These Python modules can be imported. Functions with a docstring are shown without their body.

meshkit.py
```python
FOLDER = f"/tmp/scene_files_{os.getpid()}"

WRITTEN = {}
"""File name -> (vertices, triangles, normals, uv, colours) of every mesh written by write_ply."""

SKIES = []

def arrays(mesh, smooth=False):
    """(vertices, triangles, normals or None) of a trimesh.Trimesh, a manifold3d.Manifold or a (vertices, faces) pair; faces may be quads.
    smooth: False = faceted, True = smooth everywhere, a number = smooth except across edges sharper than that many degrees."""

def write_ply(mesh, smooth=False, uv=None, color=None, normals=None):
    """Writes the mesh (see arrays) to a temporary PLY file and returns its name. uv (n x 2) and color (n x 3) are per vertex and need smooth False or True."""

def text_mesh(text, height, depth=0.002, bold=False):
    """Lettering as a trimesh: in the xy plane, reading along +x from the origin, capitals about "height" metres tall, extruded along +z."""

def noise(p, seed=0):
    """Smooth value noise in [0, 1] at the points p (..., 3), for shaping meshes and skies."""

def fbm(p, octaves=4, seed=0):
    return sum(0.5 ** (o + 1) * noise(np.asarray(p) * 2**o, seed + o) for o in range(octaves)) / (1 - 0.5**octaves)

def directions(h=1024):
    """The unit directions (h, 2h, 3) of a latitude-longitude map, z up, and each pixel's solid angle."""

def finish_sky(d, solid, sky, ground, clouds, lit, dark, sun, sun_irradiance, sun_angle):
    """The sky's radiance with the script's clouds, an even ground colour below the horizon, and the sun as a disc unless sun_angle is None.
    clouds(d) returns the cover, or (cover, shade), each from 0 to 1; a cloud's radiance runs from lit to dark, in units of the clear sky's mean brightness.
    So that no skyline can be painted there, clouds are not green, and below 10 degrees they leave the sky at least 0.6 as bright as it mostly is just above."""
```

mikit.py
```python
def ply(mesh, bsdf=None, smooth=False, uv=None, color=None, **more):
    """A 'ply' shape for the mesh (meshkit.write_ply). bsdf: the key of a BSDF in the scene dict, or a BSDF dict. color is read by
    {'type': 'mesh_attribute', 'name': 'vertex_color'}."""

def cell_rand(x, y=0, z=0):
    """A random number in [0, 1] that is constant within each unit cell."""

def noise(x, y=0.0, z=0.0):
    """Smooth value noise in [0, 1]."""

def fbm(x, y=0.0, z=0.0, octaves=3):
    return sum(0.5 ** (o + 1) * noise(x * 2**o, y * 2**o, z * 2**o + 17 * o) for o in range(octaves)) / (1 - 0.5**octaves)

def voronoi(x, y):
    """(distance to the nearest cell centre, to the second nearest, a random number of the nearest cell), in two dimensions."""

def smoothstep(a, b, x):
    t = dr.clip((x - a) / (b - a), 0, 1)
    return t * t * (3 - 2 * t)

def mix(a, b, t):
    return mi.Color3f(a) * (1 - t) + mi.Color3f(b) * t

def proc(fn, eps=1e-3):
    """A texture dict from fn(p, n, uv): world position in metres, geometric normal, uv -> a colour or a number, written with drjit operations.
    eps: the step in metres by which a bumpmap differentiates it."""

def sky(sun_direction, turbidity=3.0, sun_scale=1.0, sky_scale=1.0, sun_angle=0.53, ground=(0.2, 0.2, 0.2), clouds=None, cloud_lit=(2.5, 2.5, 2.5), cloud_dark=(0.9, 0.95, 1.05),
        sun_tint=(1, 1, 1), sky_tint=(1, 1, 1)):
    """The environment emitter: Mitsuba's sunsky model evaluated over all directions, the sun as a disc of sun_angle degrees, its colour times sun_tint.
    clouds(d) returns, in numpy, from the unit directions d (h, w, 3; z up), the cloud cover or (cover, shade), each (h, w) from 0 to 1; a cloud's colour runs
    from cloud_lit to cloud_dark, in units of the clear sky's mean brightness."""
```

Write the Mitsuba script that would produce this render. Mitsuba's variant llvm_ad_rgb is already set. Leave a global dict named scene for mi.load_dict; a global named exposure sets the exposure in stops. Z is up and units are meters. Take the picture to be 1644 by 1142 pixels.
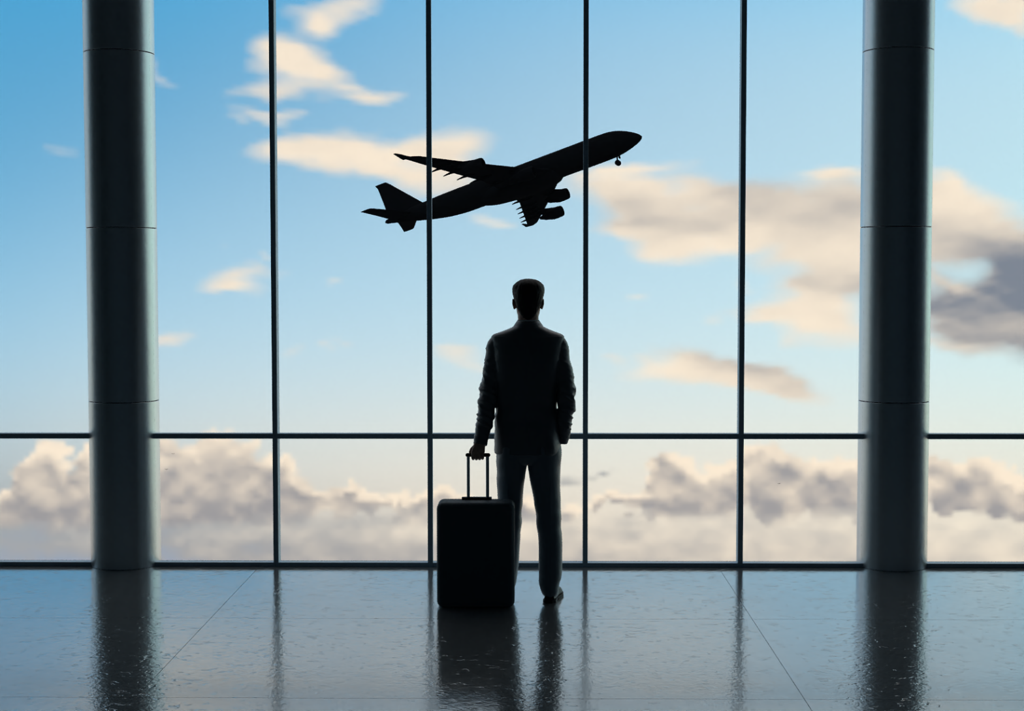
import math, random
import numpy as np, trimesh, manifold3d as m3, drjit as dr
import mitsuba as mi
import mikit, meshkit
from mikit import proc, noise, fbm, voronoi, smoothstep, mix

T = mi.ScalarTransform4f
PI = math.pi
random.seed(4)
scene, labels = {}, {}

# ------------------------------------------------------------------ camera, sky, exposure
EYE = 1.857
CAM_FWD = np.array([-0.012583, 0.998579, -0.051777])
CAM_UP = np.array([0.000048, 0.051782, 0.998658])
scene['camera'] = {
    'type': 'perspective', 'fov': 38.469, 'fov_axis': 'x', 'near_clip': 0.05, 'far_clip': 5000.0,
    'to_world': T().look_at(origin=[0, 0, EYE], target=[float(v) for v in np.array([0, 0, EYE]) + CAM_FWD], up=[float(v) for v in CAM_UP]),
}
exposure = 0.0

# The hall stands high up: the cloud horizon lies about twenty degrees below eye level, so the whole sky dome is tipped by that much.
DIP = 20.0
SUN = (50.0, 14.0)          # azimuth right of the window's normal, height above the dome's horizon (veiled: no direct beam)
SKY_SCALE = 10.0
SKY_TINT = (0.11, 0.876, 1.108)
CLOUD_LIT = (2.39, 2.03, 1.58)
CLOUD_DARK = (0.51, 0.55, 0.66)

# clouds: azimuth, elevation, half width, half height (degrees), tilt, density, shade
WISPS = [
    (-7.18, 10.23, 1.17, 0.41, 25, 1, 0.05), (-8.65, 9.83, 1.09, 0.34, -15, 0.45, 0), (-7.94, 9.55, 0.39, 0.34, -50, 0.5, 0),
    (-8.95, 8.21, 1.41, 0.73, -22, 1.25, 0.05), (-9.84, 8.36, 0.97, 0.54, 10, 0.7, 0.05), (-9.85, 7.17, 1.51, 0.32, 4, 0.95, 0.12),
    (-7.96, 7.77, 1.22, 0.24, -8, 0.6, 0.05), (-6.18, 6.88, 1.12, 0.17, 2, 1, 0.05), (-7.01, 7.2, 0.68, 0.17, -6, 0.7, 0.05),
    (-10.14, 6.26, 1.17, 0.19, -4, 0.8, 0.05), (-10.1, 5.96, 0.73, 0.15, -8, 0.5, 0.05), (-13.98, 7.58, 0.83, 0.24, -30, 0.55, 0.1),
    (-14.25, 8.03, 0.49, 0.24, -20, 0.4, 0.1), (-17.99, 4.7, 0.83, 0.19, -15, 0.4, 0.15), (-11.5, 6.02, 0.34, 0.12, 0, 0.4, 0),
    (-8.33, 5.09, 1.75, 0.41, 4, 1.15, 0.08), (-6.31, 4.87, 1.51, 0.58, -6, 1.2, 0.05), (-9.16, 4.98, 1.46, 0.24, 0, 0.6, 0.05),
    (-7.39, 4.34, 1.46, 0.29, -10, 0.7, 0.1), (-2.94, 5.22, 1.36, 0.68, 8, 1.25, 0.05), (-4.51, 5.07, 0.97, 0.44, 0, 0.9, 0.12),
    (-4.75, 3.99, 1.51, 0.54, -12, 1, 0.08), (-2.82, 4, 1.09, 0.54, -20, 0.9, 0.12), (-1.49, 2.3, 0.63, 0.29, -12, 0.9, 0.05),
    (-11.09, 0.34, 0.88, 0.22, 4, 1.05, 0.12), (-11.45, -0.07, 1.02, 0.27, -2, 0.9, 0.1), (-11.52, -0.35, 1.17, 0.19, 0, 0.9, 0.08),
    (-10.62, 0.86, 0.54, 0.12, 0, 0.5, 0.05), (-11.98, 1.03, 0.34, 0.1, 0, 0.3, 0.1), (-9.68, 0.22, 0.49, 0.19, 0, 0.35, 0.05),
    (-14.1, -2.14, 0.83, 0.27, 6, 0.95, 0.1), (-7.9, -0.14, 0.54, 0.12, -8, 0.5, 0.05), (-8.27, -2.38, 0.36, 0.22, 0, 0.55, 0.1),
    (-7.41, -2.63, 0.49, 0.12, 0, 0.5, 0.1), (-9.47, -2.83, 0.58, 0.17, 6, 0.55, 0.1), (-5.63, -2.61, 0.39, 0.12, 0, 0.35, 0.1),
    (-4.79, -5.31, 0.49, 0.12, 0, 0.3, 0.1), (-2.67, -2.94, 0.88, 0.32, 4, 0.8, 0.08), (-3.33, -2.7, 0.49, 0.19, 0, 0.4, 0.1),
    (-2.23, -3.43, 0.68, 0.19, -4, 0.5, 0.05), (2.88, -3.18, 0.58, 0.17, -15, 0.5, 0.1), (3.58, 4.08, 1.82, 0.15, 4, 0.95, 0),
    (2.98, 3.44, 1.51, 0.54, -10, 1.2, 0.12), (4.55, 3.29, 1.51, 0.49, -16, 1, 0.1), (4.91, 2.57, 2.14, 0.49, -8, 1.1, 0.62),
    (6.58, 3.44, 1.26, 0.41, -6, 1.15, 0.15), (5.75, 1.84, 1.56, 0.68, 8, 1.25, 0.12), (5.76, 1.12, 1.26, 0.34, 8, 1.1, 0),
    (7.65, 2.6, 1.22, 0.63, -8, 1, 0.4), (7.9, 1.36, 1.17, 0.32, 22, 1.05, 0.05), (3.47, 2.38, 0.73, 0.34, 0, 0.6, 0.3),
    (3.83, 1.85, 0.92, 0.29, -6, 0.8, 0.05), (8.71, 3.11, 1.22, 0.49, -8, 1, 0.62), (9.19, 1.99, 1.51, 0.63, 18, 1.2, 0.12),
    (9.54, 2.7, 0.97, 0.49, 0, 0.7, 0.25), (11.51, 3.95, 1.46, 0.22, -2, 1.1, 0), (11.51, 3.39, 1.51, 0.44, -4, 1, 0.35),
    (11.64, 2.61, 1.82, 0.44, 6, 1.1, 0.62), (11.88, 1.81, 1.82, 0.73, 8, 1.2, 0.25), (11.07, 1.1, 1.99, 0.54, 12, 1.2, 0.1),
    (12.35, 0.55, 1.46, 0.73, 10, 1.1, 0.22), (11.67, -0.15, 1.7, 0.34, 14, 0.8, 0.15), (12.47, -0.15, 1.12, 0.32, 0, 1.1, 0.75),
    (10.09, -1.04, 1.51, 0.54, 14, 1.1, 0.12), (9.81, -1.37, 1.46, 0.22, 0, 0.8, 0.3), (11.67, -0.91, 0.88, 0.39, -20, 0.75, 0.05),
    (11.8, -1.89, 1.7, 0.54, -12, 1.15, 0.08), (10.75, -1.75, 0.97, 0.39, -20, 0.7, 0.05), (8.92, -1.71, 0.73, 0.15, 0, 0.9, 0.05),
    (10.29, -2.47, 0.54, 0.19, 0, 0.4, 0.2), (10.05, -2.3, 0.34, 0.19, 10, 0.5, 0.05), (16.06, 2.74, 1.82, 0.68, -12, 1.3, 0.02),
    (15.71, 3.48, 0.73, 0.22, -20, 0.9, 0), (13.94, 1.6, 1.7, 1.46, 0, 1.1, 0.3), (16.62, 1.81, 1.9, 0.39, -4, 1.2, 0.45),
    (16.41, 1.44, 1.7, 0.29, -4, 1.1, 0.72), (15.86, 1.01, 1.26, 0.34, 0, 1, 0.5), (17.3, 1.07, 1.22, 0.24, 8, 0.9, 0.7),
    (16.11, -0.92, 1.46, 0.78, -8, 1.35, 0.95), (15.99, -0.22, 0.83, 0.15, -18, 0.8, 0), (17.87, -0.5, 1.31, 0.97, 30, 1.3, 0.95),
    (18.39, 0.65, 0.73, 0.73, 40, 0.9, 0.8), (17.56, -1.77, 1.75, 0.73, 0, 1.3, 0.9), (16.23, -1.85, 1.12, 0.49, 0, 1, 0.6),
    (16.02, -2.6, 1.46, 0.19, -6, 0.8, 0.15), (17.54, -0.68, 0.58, 0.24, 0, 0.4, 0.2), (18.85, -0.95, 1.22, 1.46, 0, 1.3, 0.95),
    (6.86, -3.41, 1.7, 0.36, -12, 1.25, 0.2), (5.06, -3.56, 1.51, 0.29, 8, 1, 0.08), (8.17, -3.44, 1.82, 0.32, -14, 1.2, 0.55),
    (9, -3.77, 1.46, 0.27, -16, 1.1, 0.6), (7.58, -3.93, 1.95, 0.24, -8, 1.1, 0.12), (9.65, -4.1, 1.26, 0.27, -14, 1.15, 0.1),
    (4.33, -3.25, 0.68, 0.22, -20, 0.5, 0.1), (17.16, 9.83, 1.26, 0.41, -12, 1.15, 0.08), (17.78, 9.36, 0.73, 0.39, -40, 0.8, 0.1),
    (18.24, 9.86, 0.73, 0.54, 0, 1, 0.05), (15.95, 9.9, 0.54, 0.15, 0, 0.4, 0.05), (3.94, -0.85, 0.58, 0.12, 2, 0.65, 0.02),
    (6.97, -1.62, 0.39, 0.12, 20, 0.4, 0.05), (8.62, -0.32, 0.39, 0.22, 0, 0.35, 0.05), (1.91, -7.74, 0.63, 0.1, 8, 0.75, 0.95),
    (3.25, -7.49, 0.44, 0.1, 14, 0.6, 0.9), (1.79, -7.94, 0.49, 0.07, 4, 0.5, 0.9), (-1.39, -7.84, 0.63, 0.07, 0, 0.4, 0.7),
]
PUFFS = [
    (-18.47, -6.63, 0.49), (-18.74, -6.99, 0.49), (-18.16, -7.01, 0.49), (-19.01, -7.35, 0.44), (-18.13, -7.57, 0.68), (-18.62, -7.87, 0.73),
    (-19.11, -8.22, 0.63), (-19.77, -8.23, 0.49), (-19.6, -8.56, 0.68), (-17.6, -8.28, 0.58), (-18.05, -8.54, 0.83), (-17.25, -8.67, 0.54),
    (-17.06, -6.66, 0.39), (-16.74, -7.72, 0.73), (-16.52, -8.42, 0.73), (-15.83, -7.99, 1.22), (-14.34, -6.49, 0.49), (-13.69, -6.6, 0.44),
    (-13.28, -6.89, 0.49), (-13.84, -7.16, 0.78), (-12.39, -6.63, 0.49), (-12.86, -7.05, 0.68), (-11.83, -6.69, 0.54), (-12.12, -7.4, 1.02),
    (-11.02, -6.81, 0.54), (-10.51, -7.2, 0.58), (-10.13, -7.54, 0.58), (-10.94, -7.67, 0.97), (-10.23, -8.4, 0.83), (-13.29, -8.07, 1.12),
    (-14.18, -8.42, 0.97), (-11.89, -8.49, 1.02), (-12.6, -8.85, 0.68), (-9.7, -7.07, 0.36), (-9.84, -7.69, 0.49), (-9.46, -7.99, 0.49),
    (-8.94, -8.14, 0.44), (-8.56, -8.34, 0.49), (-9.09, -8.71, 0.68), (-8.08, -8.59, 0.49), (-7.6, -8.55, 0.44), (-7.16, -8.37, 0.34),
    (-6.87, -8.04, 0.24), (-6.77, -8.61, 0.44), (-7.41, -8.98, 0.54), (-6.15, -8.86, 0.39), (-5.61, -8.77, 0.34), (-5.03, -8.69, 0.36),
    (-4.49, -8.79, 0.34), (-4.1, -8.65, 0.34), (-3.47, -8.51, 0.49), (-2.73, -8.66, 0.44), (-4.93, -9.12, 0.39), (-3.96, -9.13, 0.44),
    (-0.14, -8.76, 0.34), (0.06, -9, 0.39), (0.45, -9.14, 0.44), (1.62, -9.04, 0.34), (2.65, -8.89, 0.39), (3.23, -8.5, 0.32), (3.57, -8.64, 0.34),
    (4.01, -8.83, 0.39), (4.5, -8.63, 0.44), (4.79, -7.76, 0.34), (5.07, -7.33, 0.39), (5.65, -7.13, 0.41), (6.04, -7.32, 0.39), (5.46, -7.9, 0.73),
    (6.24, -7.94, 0.68), (5.08, -8.58, 0.58), (5.95, -8.8, 0.78), (6.72, -8.55, 0.68), (7.05, -7.44, 0.32), (7.01, -8.02, 0.49), (7.63, -7.58, 0.39),
    (8.01, -7.38, 0.39), (7.87, -8.15, 0.63), (7.25, -8.97, 0.63), (8.58, -6.79, 0.41), (9.05, -6.69, 0.29), (9.53, -6.78, 0.34), (9.2, -7.26, 0.68),
    (9.95, -7.05, 0.44), (10.47, -7.09, 0.34), (10.24, -7.62, 0.73), (9.4, -8.16, 0.97), (10.9, -7.36, 0.44), (10.81, -8.12, 0.88),
    (11.51, -7.25, 0.36), (11.88, -7.52, 0.39), (12.35, -7.46, 0.39), (11.98, -8.13, 0.73), (12.95, -7.63, 0.58), (11.52, -8.71, 0.68),
    (9.88, -8.81, 0.73), (12.78, -8.44, 0.73), (14.05, -7.55, 1.22), (15.55, -6.94, 0.39), (15.95, -7.11, 0.39), (16.45, -7.33, 0.49),
    (16.89, -6.89, 0.39), (17.2, -7.2, 0.39), (16.77, -7.82, 0.78), (16.1, -7.94, 0.78), (17.47, -7.61, 0.44), (17.87, -7.73, 0.44),
    (17.66, -8.15, 0.58), (18.27, -7.89, 0.39), (18.67, -8.01, 0.49), (18.98, -8.27, 0.73),
]


def _to_world_dir(d):
    a = math.radians(DIP)
    y = d[..., 1] * math.cos(a) + d[..., 2] * math.sin(a)
    z = -d[..., 1] * math.sin(a) + d[..., 2] * math.cos(a)
    return d[..., 0], y, z


def clouds(d):
    x, y, z = _to_world_dir(d)
    az, el = np.degrees(np.arctan2(x, y)), np.degrees(np.arcsin(np.clip(z, -1, 1)))
    p = np.stack([x, y, z], -1)
    ps = np.stack([x, y, z * 2.6], -1)
    n1 = meshkit.fbm(ps * 22 + 3.1, 4, seed=1) - 0.5
    n2 = meshkit.fbm(ps * 22 + 9.7, 4, seed=2) - 0.5
    n3 = meshkit.fbm(p * 55 + 5.5, 3, seed=3) - 0.5
    fine = meshkit.fbm(p * 95 + 1.5, 3, seed=8) - 0.5
    # --- thin broken cloud
    ragged = np.clip((meshkit.fbm(np.stack([x, y, z * 2.2], -1) * 38 + 2.2, 5, seed=12) - 0.5) * 2.4, -1, 1)
    dens, sh = np.zeros(az.shape), np.zeros(az.shape)
    ax, ex = az + 1.9 * n1 + 0.5 * n3, el + 0.9 * n2 + 0.35 * n3
    for a, e, rx, ry, rot, amp, s in WISPS:
        c, t = math.cos(math.radians(rot)), math.sin(math.radians(rot))
        u, v = ((ax - a) * c + (ex - e) * t) / rx, (-(ax - a) * t + (ex - e) * c) / ry
        g = amp * np.exp(-0.85 * (u * u + v * v))
        dens += g
        sh += g * s
    shade_w = sh / np.maximum(dens, 1e-6)
    field = meshkit.fbm(ps * 9 + 40.2, 5, seed=5)
    away = np.clip(np.maximum((np.abs(az + 0.7) - 23) / 8, (el - 11) / 2.5), 0, 1)
    dens = dens + away * (0.60 + np.clip((field - 0.47) * 3.5, -0.2, 0.6))
    shade_w = np.where(away > 0, shade_w * (1 - away) + away * 0.3, shade_w)
    cw = np.clip((dens * (1 + 0.45 * ragged) - 0.22) / 1.0, 0, 1)
    cw = cw ** 0.85 * 0.95
    shade_w = shade_w + 0.30 * ragged * np.clip(dens, 0, 1) * (0.35 + shade_w)
    # --- heaped cloud low down
    n4 = meshkit.fbm(p * 95 + 31.5, 3, seed=9) - 0.5
    ax, ex = az + 0.8 * n1 + 0.7 * n3 + 0.75 * fine, el + 0.55 * n2 + 0.55 * n3 + 0.75 * n4

    def heaps(bx, by):
        best, soft = np.full(az.shape, -9.0), np.zeros(az.shape)
        for a, e, r in PUFFS:
            du, dv = (bx - a) / (r * 1.08), (by - e) / (r * 1.08)
            q = 1 - np.sqrt(du * du + dv * dv)
            soft += np.where(q > -1, np.exp(6 * np.minimum(q, 1.0)), 0)
        return np.log(np.maximum(soft, 1e-4)) / 6

    best = heaps(ax, ex)
    band = meshkit.fbm(np.stack([az / 3.0, el / 1.6, az * 0], -1) + 11.3, 4, seed=6)
    outside = np.clip((np.abs(az + 0.7) - 21) / 3, 0, 1)
    best = np.where(outside > 0, np.maximum(best, outside * (band * 2.6 - 1.15 - np.abs(el + 8.0) / 1.8)), best)
    behind = heaps(ax + 0.12, ex + 0.34)
    base = np.clip((el + 9.55 + 1.3 * n2) / 0.55, 0, 1)
    cp = np.clip((best + 0.06) / 0.20, 0, 1)
    cp = cp * cp * (3 - 2 * cp) * base
    sp = np.clip((behind + 0.12) / 0.50, 0, 1)
    low = np.clip((-7.0 - el) / 1.6, 0, 1)
    sp = np.clip(0.06 + 0.44 * sp + 0.20 * low * sp + 0.75 * n3 + 0.30 * n1 + 0.85 * fine, 0.02, 0.84)
    # --- veil of haze, thicker and paler to the right and towards the cloud horizon
    u, v = np.clip(az, -21, 20) / 20, np.clip(el, -11, 11) / 10.5
    poly = np.stack([1 + 0 * u, u, v, u * v, u * u, v * v, v ** 3, u * v * v], -1)
    veil = 1 / (1 + np.exp(-poly @ np.array([0.066, 0.378, -0.949, 0.017, 0.06, 1.422, -1.607, -0.076])))
    sv = 1 / (1 + np.exp(-poly @ np.array([-1.891, -0.974, 1.564, -1.071, 1.034, 1.235, -2.137, -1.615])))
    streak = meshkit.fbm(np.stack([az / 1.6, el * 1.9, az * 0], -1) + 7.7, 4, seed=7) - 0.5
    lowest = np.clip((-8.6 - el) / 0.8, 0, 1)
    sv = sv + lowest * (0.55 * streak + 0.45 * n3 + 0.3 * fine + 0.02)
    # --- over one another
    cover, shade = veil, sv
    for c, s in ((cw, shade_w * (1 + 0.6 * n1)), (cp * 0.96, sp)):
        new = c + cover * (1 - c)
        shade = (s * c + shade * cover * (1 - c)) / np.maximum(new, 1e-6)
        cover = new
    return np.clip(cover, 0, 1), np.clip(shade, 0, 1)


def _sun_dir(az, el):
    a, e = math.radians(az), math.radians(el)
    return (math.sin(a) * math.cos(e), math.cos(a) * math.cos(e), math.sin(e))


_sky = mikit.sky(_sun_dir(*SUN), turbidity=2.6, sun_scale=0.0, sky_scale=SKY_SCALE, ground=(0.25, 0.24, 0.24), clouds=clouds,
                 cloud_lit=CLOUD_LIT, cloud_dark=CLOUD_DARK, sky_tint=SKY_TINT)
_sky['to_world'] = T().rotate([1, 0, 0], -DIP) @ _sky['to_world']
scene['sky'] = _sky

# ------------------------------------------------------------------ materials
def principled(col, rough=0.5, **kw):
    c = col if isinstance(col, dict) else {'type': 'rgb', 'value': list(col)}
    return {'type': 'principled', 'base_color': c, 'roughness': rough, **kw}


def two(b):
    return {'type': 'twosided', 'bsdf': b}


def bumped(b, fn, scale=1.0, eps=1e-3):
    return {'type': 'bumpmap', 'arbitrary': proc(fn, eps), 'scale': scale, 'bsdf': b}


def floor_colour(p, n, uv):
    a = fbm(p.x * 1.3, p.y * 1.3, 2.0, 4)
    b = fbm(p.x * 14, p.y * 14, 5.0, 3)
    return mix((0.44, 0.485, 0.50), (0.53, 0.58, 0.595), a * 0.7 + b * 0.3)


def floor_relief(p, n, uv):
    warp = fbm(p.x * 5, p.y * 5, 3.0, 2) * 0.05
    fine = fbm(p.x * 60 + warp * 40, p.y * 60, 1.0, 3)
    grain = fbm(p.x * 190, p.y * 150, 4.0, 2)
    pit = smoothstep(0.70, 0.80, fbm(p.x * 26, p.y * 42, 7.0, 3))
    return fine * 0.0005 + grain * 0.00014 - pit * 0.0008


scene['mat_floor'] = bumped(principled(proc(floor_colour), 0.125, metallic=0.80, specular=0.6), floor_relief, 1.0, 2e-3)
scene['mat_grout'] = two(principled((0.05, 0.07, 0.09), 0.7))
scene['mat_wall'] = two(principled((0.065, 0.095, 0.12), 0.7))
scene['mat_ceiling'] = two(principled((0.09, 0.13, 0.16), 0.8))
scene['mat_frame'] = two(principled((0.42, 0.58, 0.70), 0.5, specular=0.5))
scene['mat_glass'] = {'type': 'thindielectric', 'int_ior': 1.5}


def brushed(p, n, uv):
    return 0.29 + 0.05 * fbm(p.x * 3, p.y * 3, p.z * 220, 2)


scene['mat_column'] = two(principled((0.72, 0.77, 0.81), proc(brushed), metallic=0.90, specular=0.5))
scene['mat_joint'] = two(principled((0.01, 0.012, 0.016), 0.7))
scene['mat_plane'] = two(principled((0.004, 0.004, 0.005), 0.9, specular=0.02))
scene['mat_bird'] = two(principled((0.02, 0.02, 0.022), 0.9))


def suit_weave(p, n, uv):
    return fbm(p.x * 420, p.y * 420, p.z * 420, 2) * 0.00012


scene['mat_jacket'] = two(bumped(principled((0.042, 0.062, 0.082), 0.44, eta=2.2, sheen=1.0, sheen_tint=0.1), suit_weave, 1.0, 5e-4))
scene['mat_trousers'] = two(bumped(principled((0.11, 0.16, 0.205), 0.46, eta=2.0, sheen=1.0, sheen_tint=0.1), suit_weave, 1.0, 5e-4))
scene['mat_shirt'] = two(principled((0.75, 0.76, 0.76), 0.7))


def skin_colour(p, n, uv):
    return mix((0.58, 0.35, 0.27), (0.66, 0.43, 0.34), fbm(p.x * 60, p.y * 60, p.z * 60, 3))


scene['mat_skin'] = two(principled(proc(skin_colour), 0.45, specular=0.4))
scene['mat_eye'] = two(principled((0.6, 0.6, 0.58), 0.2))
scene['mat_hair'] = two(principled((0.014, 0.0135, 0.014), 0.55, specular=0.35))
scene['mat_shoe'] = two(principled((0.012, 0.013, 0.016), 0.38, specular=0.4))
scene['mat_sole'] = two(principled((0.006, 0.006, 0.008), 0.6))
scene['mat_button'] = two(principled((0.05, 0.05, 0.055), 0.2, specular=0.6))
scene['mat_case'] = two(principled((0.085, 0.125, 0.15), 0.60, specular=0.25))
scene['mat_black'] = two(principled((0.002, 0.002, 0.003), 0.5, specular=0.2))
scene['mat_rod'] = two(principled((0.80, 0.88, 0.96), 0.48, metallic=0.9))
scene['mat_zip'] = two(principled((0.004, 0.005, 0.006), 0.7))


# ------------------------------------------------------------------ helpers
USED = set()


def key_for(base):
    """base itself the first time, then base_001, base_002 ..."""
    k, i = base, 0
    while k in USED:
        i += 1
        k = '%s_%03d' % (base, i)
    USED.add(k)
    return k


def thing(name, label, cat, group=None, kind=None):
    k = key_for(name)
    labels[k] = {'label': label, 'category': cat}
    if group:
        labels[k]['group'] = group
    if kind:
        labels[k]['kind'] = kind
    return k


def structure(name, label, mesh=None, mat=None, smooth=False):
    k = key_for(name)
    labels[k] = {'label': label, 'kind': 'structure'} if label else {'kind': 'structure'}
    if mesh is not None:
        scene[k] = mikit.ply(mesh, mat, smooth=smooth)
    return k


def part(parent, name, mesh, mat, smooth=30, label=None):
    k = key_for(parent + '__' + name)
    scene[k] = mikit.ply(mesh, mat, smooth=smooth)
    if label:
        labels[k] = {'label': label}
    return k


def box(x0, x1, y0, y1, z0, z1):
    b = trimesh.creation.box((x1 - x0, y1 - y0, z1 - z0))
    b.apply_translation(((x0 + x1) / 2, (y0 + y1) / 2, (z0 + z1) / 2))
    return b


def cbox(x0, x1, y0, y1, z0, z1, c=0.002):
    """a box with chamfered edges"""
    pts = []
    for x, sx in ((x0, 1), (x1, -1)):
        for y, sy in ((y0, 1), (y1, -1)):
            for z, sz in ((z0, 1), (z1, -1)):
                pts += [(x + sx * c, y + sy * c, z), (x + sx * c, y, z + sz * c), (x, y + sy * c, z + sz * c)]
    return m3.Manifold.hull_points(np.array(pts, float))


def man(mesh):
    if isinstance(mesh, m3.Manifold):
        return mesh
    return m3.Manifold(m3.Mesh(np.asarray(mesh.vertices, np.float32), np.asarray(mesh.faces, np.uint32)))


def tri(mf):
    m = mf.to_mesh()
    return trimesh.Trimesh(m.vert_properties[:, :3].astype(float), m.tri_verts.astype(int), process=False)


def ball(p, r, n=20):
    return m3.Manifold.sphere(float(r), n).translate([float(v) for v in p])


def bone(p, q, r1, r2, n=20):
    return m3.Manifold.batch_hull([ball(p, r1, n), ball(q, r2, n)])


def chain(pts, n=20):
    """hulls along [(x, y, z, r), ...]"""
    out = [bone(a[:3], b[:3], a[3], b[3], n) for a, b in zip(pts, pts[1:])]
    return out


def union(parts):
    return m3.Manifold.batch_boolean(list(parts), m3.OpType.Add)


def interp(ts, vals, tq):
    from scipy.interpolate import PchipInterpolator
    return PchipInterpolator(ts, np.asarray(vals, float), axis=0)(tq)


def loft(sections, rings=60, around=56, n=2.0, axis='z', round_caps=True):
    """sections [(t, cu, cv, ru, rv), ...]: ellipses (superellipse power n) in planes across the axis, smoothly joined. For axis z: u = x, v = y."""
    s = np.array(sorted(sections), float)
    tq = np.unique(np.concatenate([np.linspace(s[0, 0], s[-1, 0], rings), s[:, 0]]))
    v = interp(s[:, 0], s[:, 1:], tq)
    a = np.arange(around) / around * 2 * PI
    ca, sa = np.cos(a), np.sin(a)
    pu, pv = np.sign(ca) * np.abs(ca) ** (2 / n), np.sign(sa) * np.abs(sa) ** (2 / n)
    U = v[:, 0:1] + v[:, 2:3] * pu
    V = v[:, 1:2] + v[:, 3:4] * pv
    W = np.repeat(tq[:, None], around, 1)
    P = {'z': np.stack([U, V, W], -1), 'x': np.stack([W, U, V], -1), 'y': np.stack([V, W, U], -1)}[axis].reshape(-1, 3)
    i, j = np.meshgrid(np.arange(len(tq) - 1), np.arange(around), indexing='ij')
    j2 = (j + 1) % around
    f = np.stack([i * around + j, i * around + j2, (i + 1) * around + j2, (i + 1) * around + j], -1).reshape(-1, 4)
    f = np.vstack([f[:, [0, 1, 2]], f[:, [0, 2, 3]]])
    lo, hi = len(P), len(P) + 1
    ends = {'z': lambda r: (v[r, 0], v[r, 1], tq[r]), 'x': lambda r: (tq[r], v[r, 0], v[r, 1]), 'y': lambda r: (v[r, 1], tq[r], v[r, 0])}[axis]
    P = np.vstack([P, [ends(0), ends(-1)]])
    k = np.arange(around)
    k2 = (k + 1) % around
    last = (len(tq) - 1) * around
    f = np.vstack([f, np.stack([k2, k, k * 0 + lo], 1), np.stack([last + k, last + k2, k * 0 + hi], 1)])
    m = trimesh.Trimesh(P, f, process=False)
    if m.volume < 0:
        m.invert()
    return m


def tube(path, around=32, rings=50, flat=1.0):
    """path [(x, y, z, r), ...] through a smooth curve with round caps"""
    p = np.array(path, float)
    t = np.concatenate([[0], np.cumsum(np.linalg.norm(np.diff(p[:, :3], axis=0), axis=1))])
    tq = np.linspace(0, t[-1], rings)
    q = interp(t, p, tq)
    return union([bone(a[:3], b[:3], a[3], b[3], around) for a, b in zip(q, q[1:])]) if rings < 12 else tube_mesh(q, around)


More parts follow.
